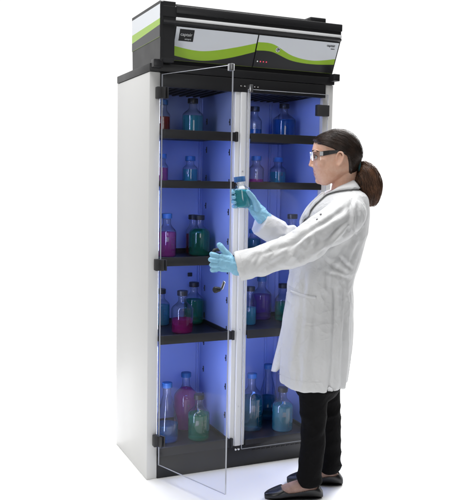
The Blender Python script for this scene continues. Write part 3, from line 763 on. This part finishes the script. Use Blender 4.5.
# sleeves
tube(bm, [P(347,211,.125), P(345,216,.160), P(322,232,.215), P(300,247.5,.242), P(270,258,.240), P(237.5,266.5,.235)], [.078,.080,.076,.071,.0625,.0605], 26, 6, flat_end=True)
tube(bm, [P(344,209,-.125), P(341,214,-.160), P(322,231,-.195), P(305,246,-.205), P(283,236,-.160), P(259.5,222.2,-.105)], [.072,.074,.070,.068,.061,.057], 26, 6, flat_end=True)
me = fuse(bm, .0046, 6); me.name = 'lab_coat'
def seg_t(p, pts):
    best = (9, 0, None); acc = 0
    for a, b in zip(pts, pts[1:]):
        ab = b-a; t = max(0, min(1, (p-a).dot(ab)/ab.length_squared)); q = a+ab*t; d = (p-q).length
        if d < best[0]: best = (d, acc+ab.length*t, (p-q, ab.normalized()))
        acc += ab.length
    return best
armL = [P(345,216,.16), P(322,232,.215), P(300,247.5,.242), P(270,258,.240), P(237,266.5,.235)]
armR = [P(341,214,-.16), P(322,231,-.195), P(305,246,-.205), P(283,236,-.16), P(259,222,-.105)]
def ridge(v): return 1-2*min(1,abs(noise.noise(v))*1.9)
# creases in the cloth: photo-measured runs on her near side, loose ones elsewhere (ends, width, depth)
CR = []
def crease(x0, y0, x1, y1, w=.009, a=.0055, side=1):
    p0, p1 = loc(P(x0,y0,.18*side)), loc(P(x1,y1,.18*side)); CR.append((p0.x, p0.z, p1.x, p1.z, w, a, side))
for c in ((336,203,303,226),(342,209,297,236,.010,.0065),(346,219,312,246,.009),(349,226,326,250,.011),(330,216,310,229,.007,.004),(314,224,292,240,.007,.005),
          (303,231,284,250,.009,.007),(309,237,293,259,.010,.008),(318,236,300,257,.009,.006),(296,237,272,251,.008,.005),(290,247,262,268,.010,.006),(282,243,262,252,.007,.004),
          (273,251,254,277,.008,.004),(262,248,247,272,.008,.004),(254,253,243,270,.007,.003),(322,247,305,262,.008,.005),(338,226,322,243,.008,.005),
          (350,203,346,232,.009,.005),(356,203,353,236,.008,.004),(343,196,333,207,.008,.003),(352,198,347,208,.008,.003),
          (347,242,326,274,.010,.004),(354,236,337,278,.010,.005),(360,242,349,272,.009,.004),(328,262,350,277,.009,.0035),(326,272,352,281,.008,.0035),
          (328,262,327,290,.008,.005),(340,258,352,270,.007,.005),(345,285,342,318,.008,.005),(334,286,337,330,.009,.004),(318,268,312,292,.009,.003),(306,272,303,300,.009,.003),
          (347,300,343,385,.010,.006),(338,312,337,388,.011,.005),(316,318,312,380,.013,.004),(303,305,298,380,.012,.004),(292,312,286,372,.012,.004)): crease(*c)
for k in range(34):
    x = random.uniform(290,360); y = random.uniform(200,290); a = random.uniform(.6,1.5); ln = random.uniform(14,34)
    crease(x, y, x-ln*math.cos(a), y+ln*math.sin(a), random.uniform(.007,.011), random.uniform(.003,.005), -1)
def creases(q):
    o = 0
    for x0, z0, x1, z1, w, a, sd in CR:
        if q.y*sd < -.02: continue
        ex, ez = x1-x0, z1-z0; l2 = ex*ex+ez*ez; t = ((q.x-x0)*ex+(q.z-z0)*ez)/l2
        if t < -.15 or t > 1.15: continue
        d = ((q.x-x0)*ez-(q.z-z0)*ex)/math.sqrt(l2)
        d += .006*noise.noise(Vector((q.x*16+x0*40, q.z*16, a*900)))
        if abs(d) > 5*w: continue
        tp = max(0, min(1, (t+.15)/.3))*max(0, min(1, (1.15-t)/.35)); tp = tp*tp*(3-2*tp)
        o += tp*a*(-math.exp(-(d/w)**2) + .75*math.exp(-((d-1.9*w)/(1.3*w))**2) + .25*math.exp(-((d+2.1*w)/(1.5*w))**2))
    return o
bmc = bmesh.new(); bmc.from_mesh(me); bmc.normal_update()
zt = [c[0] for c in cinfo][::-1]; st_ = [c[1] for c in cinfo][::-1]
seamz = P(326,280).z
for v in bmc.verts:
    p = v.co; q = loc(p); d = 0
    dl = seg_t(p, armL); dr = seg_t(p, armR); da = dl if dl[0] < dr[0] else dr; pts_ = armL if da is dl else armR
    wa = max(0, min(1, (.095-da[0])/.03)) * max(0, min(1, (da[1]-.02)/.08))
    if wa > 0:
        t = da[1]; off, ax_ = da[2]; h = UP-ax_*ax_.dot(UP); h.normalize(); s = ax_.cross(h); phi = math.atan2(off.dot(h), off.dot(s))
        el = math.exp(-((t-.27)/.10)**2)
        cs, sn = math.cos(phi), math.sin(phi)
        f1 = ridge(Vector((t*13+cs*.9, cs*1.2+3.1, sn*1.2)))*(.0018+.0020*el) + noise.noise(Vector((t*34+sn*1.4, cs*1.9, sn*1.9+7)))*(.0016+.001*el)
        f1 += .002*math.exp(-((t-.04)/.05)**2)*ridge(Vector((t*20, cs*2.2, sn*2.2)))
        d += wa*f1
    wt = 1-wa
    if wt > 0:
        sc = interp(zt, st_, p.z); th = math.atan2(q.y, (q.x-sc)*1.15)
        cs, sn = math.cos(th), math.sin(th)
        low = max(0, min(1, (.98-p.z)/.5))
        f2 = low*(.0115*noise.noise(Vector((cs*2.4, sn*2.4, p.z*.9+5))) + .0050*ridge(Vector((cs*3.1+2, sn*3.1, p.z*1.3))))
        f2 += (1-low)*(.0022*ridge(Vector((q.x*6+p.z*7, q.y*4, p.z*5-q.x*4))) + .0026*noise.noise(Vector((q.x*15, q.y*12, p.z*12))))
        f2 += .0016*noise.noise(Vector((cs*8, sn*8, p.z*7)))
        # side seam crease on her near side, back vent
        if p.z < 1.02: f2 -= .010*math.exp(-((th-1.88-(p.z-.7)*.05)/.055)**2)*min(1,(1.02-p.z)/.15)
        if p.z < .62: f2 -= .012*math.exp(-((th-2.55)/.05)**2)
        # soft dart folds at the waist
        f2 += .002*math.exp(-((p.z-.93)/.07)**2)*ridge(Vector((cs*3, sn*3, p.z*16)))
        d += wt*f2
    v.co += v.normal*(d+creases(q))
    # the front flap hangs forward at the hem
    if p.z < .75 and q.x > .10:
        k = (.75-p.z)/.28; v.co += F*(  .004*k*k*max(0, min(1,(q.x-.10)/.05))*max(0,min(1,(.04-q.y)/.06)))
    if p.z < .52: v.co.z -= .014*max(-1, min(1, q.y/.2)) - .006*noise.noise(Vector((q.x*6,q.y*6,0)))
bmc.to_mesh(me); bmc.free()
coat = kid('lab_coat', me, M['coat'])
cbvh = BVHTree.FromPolygons([v.co for v in me.vertices], [p.vertices[:] for p in me.polygons])
def on_coat(x, y, off=.002):
    h = cbvh.ray_cast(CP, ray(x, y).normalized()); return (h[0] + h[1]*off, h[1]) if h[0] is not None else (P(x,y,.18), L)
def stick(p, off):
    h = cbvh.find_nearest(p); return h[0]+h[1]*off
# collar and lapels: a turned-down band of cloth round the neck and down the opening
def ribbon(bm, rows, th=.0022):
    """rows: list of (inner point, outer point, normal)"""
    rings = []
    for a, b, nn in rows:
        m1 = a.lerp(b,.5)+nn*.004
        rings.append([a+nn*th, m1+nn*th, b+nn*th, b-nn*th, m1-nn*th, a-nn*th])
    loft(bm, rings)
for s in (1,-1):
    keys = [((354.5,180.8,0),(359.8,187.5,0)), ((352.5,181.6,.036),(358.5,191,.060)), ((346,184.5,.052),(352,196.5,.088)), ((338,188,.054),(340,200.5,.090)), ((331,193.2,.046),(331.5,205.5,.078)),
            ((324.8,199.5,.030),(322.5,208.5,.066))]
    rows = []
    for r in catmull([list(P(a[0],a[1],s*a[2]))+list(P(b[0],b[1],s*b[2])) for a, b in keys], 5):
        a, b = Vector(r[:3]), Vector(r[3:]); nn = (L*s*.75+UP*.6+F*.1).normalized(); rows.append((a+nn*.006, stick(b, .009), nn))
    bm = bmesh.new(); ribbon(bm, rows); kid('collar', bm, M['coat'], parent=coat)
    keys = [((327.5,197.5,.038),(330.5,206.5,.080)), ((321.5,203,.024),(323.5,213.5,.078)), ((314.5,211.5,.014),(316.5,220,.062)), ((306,222,.008),(308,227,.030)), ((299.5,231.5,.004),(300.5,233.5,.012))]
    rows = []
    for r in catmull([list(P(a[0],a[1],s*a[2]))+list(P(b[0],b[1],s*b[2])) for a, b in keys], 5):
        a, b = stick(Vector(r[:3]), .006), stick(Vector(r[3:]), .010); nn = cbvh.find_nearest(a.lerp(b,.5))[1]; rows.append((a, b, nn))
    bm = bmesh.new(); ribbon(bm, rows); kid('lapel', bm, M['coat'], parent=coat)
# the far front panel swings out past the near one
rows = []
for q in catmull([[286.6,292,296,292],[285.6,306,296,307],[282.6,322,294,323],[278.6,340,291,343],[274.6,356,286,360],[272.2,366,281,367.5],[271.4,371,276.5,371.8]], 5):
    a, b = P(q[0],q[1],-.035), P(q[2],q[3],-.005); rows.append((a, b, (L*.85+F*.35).normalized()))
bm = bmesh.new(); ribbon(bm, rows); kid('front_panel_edge', bm, M['coat'], parent=coat)
# pocket welt and stitched seam on her near side
def strip_on(pts, w, name, m='coat', off=.0015, th=.0022):
    rows = []
    for x, y in [tuple(r) for r in catmull([list(p) for p in pts], 6)]:
        c, nn = on_coat(x, y, off); rows.append((c, nn))
    bm = bmesh.new(); rings = []
    for i, (c, nn) in enumerate(rows):
        t = (rows[min(i+1,len(rows)-1)][0]-rows[max(i-1,0)][0]).normalized(); sd = t.cross(nn).normalized()
        rings.append([c+sd*w+nn*th, c-sd*w+nn*th, c-sd*w-nn*.003, c+sd*w-nn*.003])
    loft(bm, rings); return kid(name, bm, M[m], parent=coat)
strip_on([(291,291.5),(300,294.5),(309,296.8),(316,297.4)], .0055, 'pocket_welt')
for x, y in ((320.8,214.5),(317.2,219.5)):
    c, nn = on_coat(x, y, .001); bm = bmesh.new(); q = nn.to_track_quat('Z','Y').to_matrix().to_4x4()
    lathe(bm, [(.0042,0),(.0042,.0012),(.003,.002)], 16, Matrix.Translation(c) @ q); kid('button', bm, M['button'], parent=coat, angle=40)
strip_on([(278.5,373.6),(285,376.6),(295,380.0),(306,381.8),(316,382.2),(321,382.1)], .0007, 'hem_stitching', off=.0004, th=.0005)
strip_on([(239.6,254.2),(241.6,260),(243.6,268),(245.2,275)], .0007, 'cuff_stitching', off=.0004, th=.0005)
strip_on([(347.5,196.5),(351.5,205),(353.5,214),(353.0,224),(349.5,233)], .0012, 'shoulder_seam', off=.0004, th=.0008)
# --- trousers
bm = bmesh.new()
tube(bm, [P(318,345,.0), P(317,362,0), P(317,374,0)], [(.135,.165),(.135,.17),(.12,.165)], 30, 4)
def leg(bm, x, l):
    tube(bm, [P(a,b,l+dl_) for a, b, dl_ in x[0]], x[1], 24, 6)
leg(bm, ([(315,358,0),(313.6,392,0),(313.2,418,0),(313.2,440,0),(310.6,462,0),(309.6,477.5,-.004)], [.090,.068,.0575,.054,.052,.056]), .088)
leg(bm, ([(322,358,0),(325.8,392,0),(327.8,414,0),(329.6,432,0),(330.2,452,0),(330.4,466.5,0)], [.088,.066,.057,.051,.049,.050]), -.082)
me = fuse(bm, .0048, 6); me.name = 'trousers'
bmc = bmesh.new(); bmc.from_mesh(me); bmc.normal_update()
for v in bmc.verts:
    p = v.co; q = loc(p)
    kn = math.exp(-((p.z-.34)/.06)**2); an = max(0, min(1, (.22-p.z)/.12))
    v.co += v.normal*((.0006+.0038*kn+.0032*an)*ridge(Vector((q.x*9+p.z*4, q.y*9, p.z*13))) + .0035*noise.noise(Vector((q.x*9,q.y*9,p.z*3))))
bmc.to_mesh(me); bmc.free()
kid('trousers', me, M['trousers'])
# --- shoes
for key in ('near','far'):
    t, h, d, sd = foot_axes(*FT[key]); bm = bmesh.new(); rings = foot_rings(key, .0032, 150, 22); loft(bm, rings)
    bm.normal_update(); kill = []
    for f in bm.faces:
        c = f.calc_center_median(); u = (c-h).dot(d); w = abs((c-h).dot(sd))
        lim = .046+.012*max(0,(.03-u)/.03) if u < .06 else .046-.012*min(1,(u-.06)/.06)
        if u > .178+.0*w: continue
        if u > .150: lim = .034+(u-.150)*.5
        if c.z > lim: kill.append(f)
    bmesh.ops.delete(bm, geom=kill, context='FACES')
    bmesh.ops.solidify(bm, geom=bm.faces[:], thickness=-.0018) if False else None
    o = kid('shoe', bm, M['shoe'])
    sm = o.modifiers.new('thick', 'SOLIDIFY'); sm.thickness = .0022; sm.offset = 1
    # sole and low heel
    bm = bmesh.new(); rr = []
    for z, g in ((.0006,.000),(.006,.0025)):
        ring = []
        base = [(u, w) for u, w, _, _ in catmull([list(q) for q in FOOT], 4)]
        for u, w in base: ring.append(h + d*u*1.012 + sd*(w*.93+g) + UP*z)
        for u, w in base[::-1]: ring.append(h + d*u*1.012 - sd*(w*.93+g) + UP*z)
        rr.append(ring)
    loft(bm, rr); kid('sole', bm, M['shoe'], False, parent=o)
# --- gloves
def glove(chains, palm, cuff, name='glove'):
    bm = bmesh.new()
    for pts, rad in chains: tube(bm, [P(*p) for p in pts], rad, 14, 5)
    for pts, rad in palm: tube(bm, [P(*p) for p in pts], rad, 18, 5)
    for pts, rad in cuff: tube(bm, [P(*p) for p in pts], rad, 22, 5)
    me = fuse(bm, .0018, 4, .45); me.name = name
    bmc = bmesh.new(); bmc.from_mesh(me); bmc.normal_update()
    for v in bmc.verts:
        p = v.co; cu_ = max(0, 1-(p-P(*cuff[0][0][0])).length/.052); v.co += v.normal*((.0010+.0042*cu_)*ridge(Vector((p.x*42,p.y*42,p.z*42))) + .0006*noise.noise(p*120))
    bmc.to_mesh(me); bmc.free(); return kid(name, me, M['glove'])
R1 = [.0108,.0105,.0098,.0092,.0082]
glove([
  ([(218,256,.242),(212.6,254.6,.240),(211.6,254.4,.222),(213.2,255.4,.203),(216.5,256,.197)], R1),
  ([(217,260.6,.246),(211.8,259.6,.244),(210.6,259.6,.226),(212.6,260.2,.205),(216,260.5,.198)], R1),
  ([(217.4,265,.244),(212.4,264.7,.242),(211.6,265.0,.226),(213.2,265.4,.206),(216.5,265.5,.198)], R1),
  ([(219,268.6,.238),(213.9,269.2,.238),(212.2,269.9,.222),(213.6,270.2,.205),(216.8,270.0,.199)], [.0106,.0104,.0098,.0090,.0080]),
  ([(231,259.5,.224),(225.6,252.6,.228),(221.8,247.9,.232),(219.0,244.6,.230)], [.0165,.0145,.0130,.0108]),
 ],[
  ([(236,263.6,.236),(228,259.5,.237),(221,256.4,.236)], [.021,.0165,.0125]),
  ([(236,265.6,.236),(228,262.5,.239),(220,260.5,.240)], [.021,.0175,.0125]),
  ([(236,267.4,.236),(228,265.8,.238),(220.4,265,.238)], [.021,.0170,.0122]),
  ([(236,268.8,.234),(229,268.4,.234),(221.5,269.2,.233)], [.020,.0165,.0118]),
  ([(231,262.5,.238),(226,262.8,.240),(221,262.5,.240)], [(.026,.016),(.029,.015),(.024,.0125)]),
 ],[([(242,266.4,.236),(236.5,266.2,.236),(233,265.2,.236)], [(.036,.032),(.037,.031),(.030,.025)])])
glove([
  ([(250.5,194.6,-.094),(243,191.6,-.0975),(236.3,190.8,-.088),(231.6,191.4,-.062),(233.6,192.6,-.022)], R1),
  ([(251.5,198.6,-.097),(243.5,196.4,-.0985),(236.5,195.8,-.089),(231.9,196.4,-.062),(234.2,197.6,-.020)], R1),
  ([(252.5,203.0,-.097),(244,201.2,-.0985),(237,200.8,-.089),(232.5,201.4,-.062),(234.8,202.4,-.020)], R1),
  ([(253,207.0,-.095),(244.6,206.0,-.0970),(238.2,205.6,-.089),(233.6,206.2,-.064),(235.6,206.8,-.026)], [.0100,.0095,.0088,.0082,.0074]),
  ([(257.5,208.5,-.080),(254.2,200.5,-.052),(251.0,195.4,-.024),(247.6,191.4,-.012)], [.0165,.0138,.0112,.0092]),
 ],[
  ([(260.5,213.5,-.098),(256,204.5,-.098),(250.5,194.6,-.094)], [.023,.0185,.0130]),
  ([(260.5,214.5,-.099),(256.5,207.0,-.101),(251.5,198.6,-.097)], [.023,.0190,.0130]),
  ([(260,215.4,-.098),(256,209.6,-.101),(252.5,203.0,-.097)], [.023,.0190,.0128]),
  ([(259.5,216.2,-.093),(254.5,211.8,-.090),(251,207.6,-.088)], [.023,.0195,.0135]),
 ],[([(264.5,218.5,-.101),(260.3,213.8,-.099),(257.5,210,-.097)], [(.033,.030),(.035,.030),(.030,.025)])])

# ------------------------------------------------------------------ output
S.view_settings.view_transform = 'Standard'; S.view_settings.look = 'None'; S.view_settings.exposure = 0; S.view_settings.gamma = 1
S.render.engine = 'CYCLES'
S.cycles.max_bounces = 14; S.cycles.transparent_max_bounces = 24; S.cycles.transmission_bounces = 12; S.cycles.glossy_bounces = 5; S.cycles.diffuse_bounces = 4
S.cycles.caustics_reflective = False; S.cycles.caustics_refractive = False; S.cycles.sample_clamp_indirect = 4
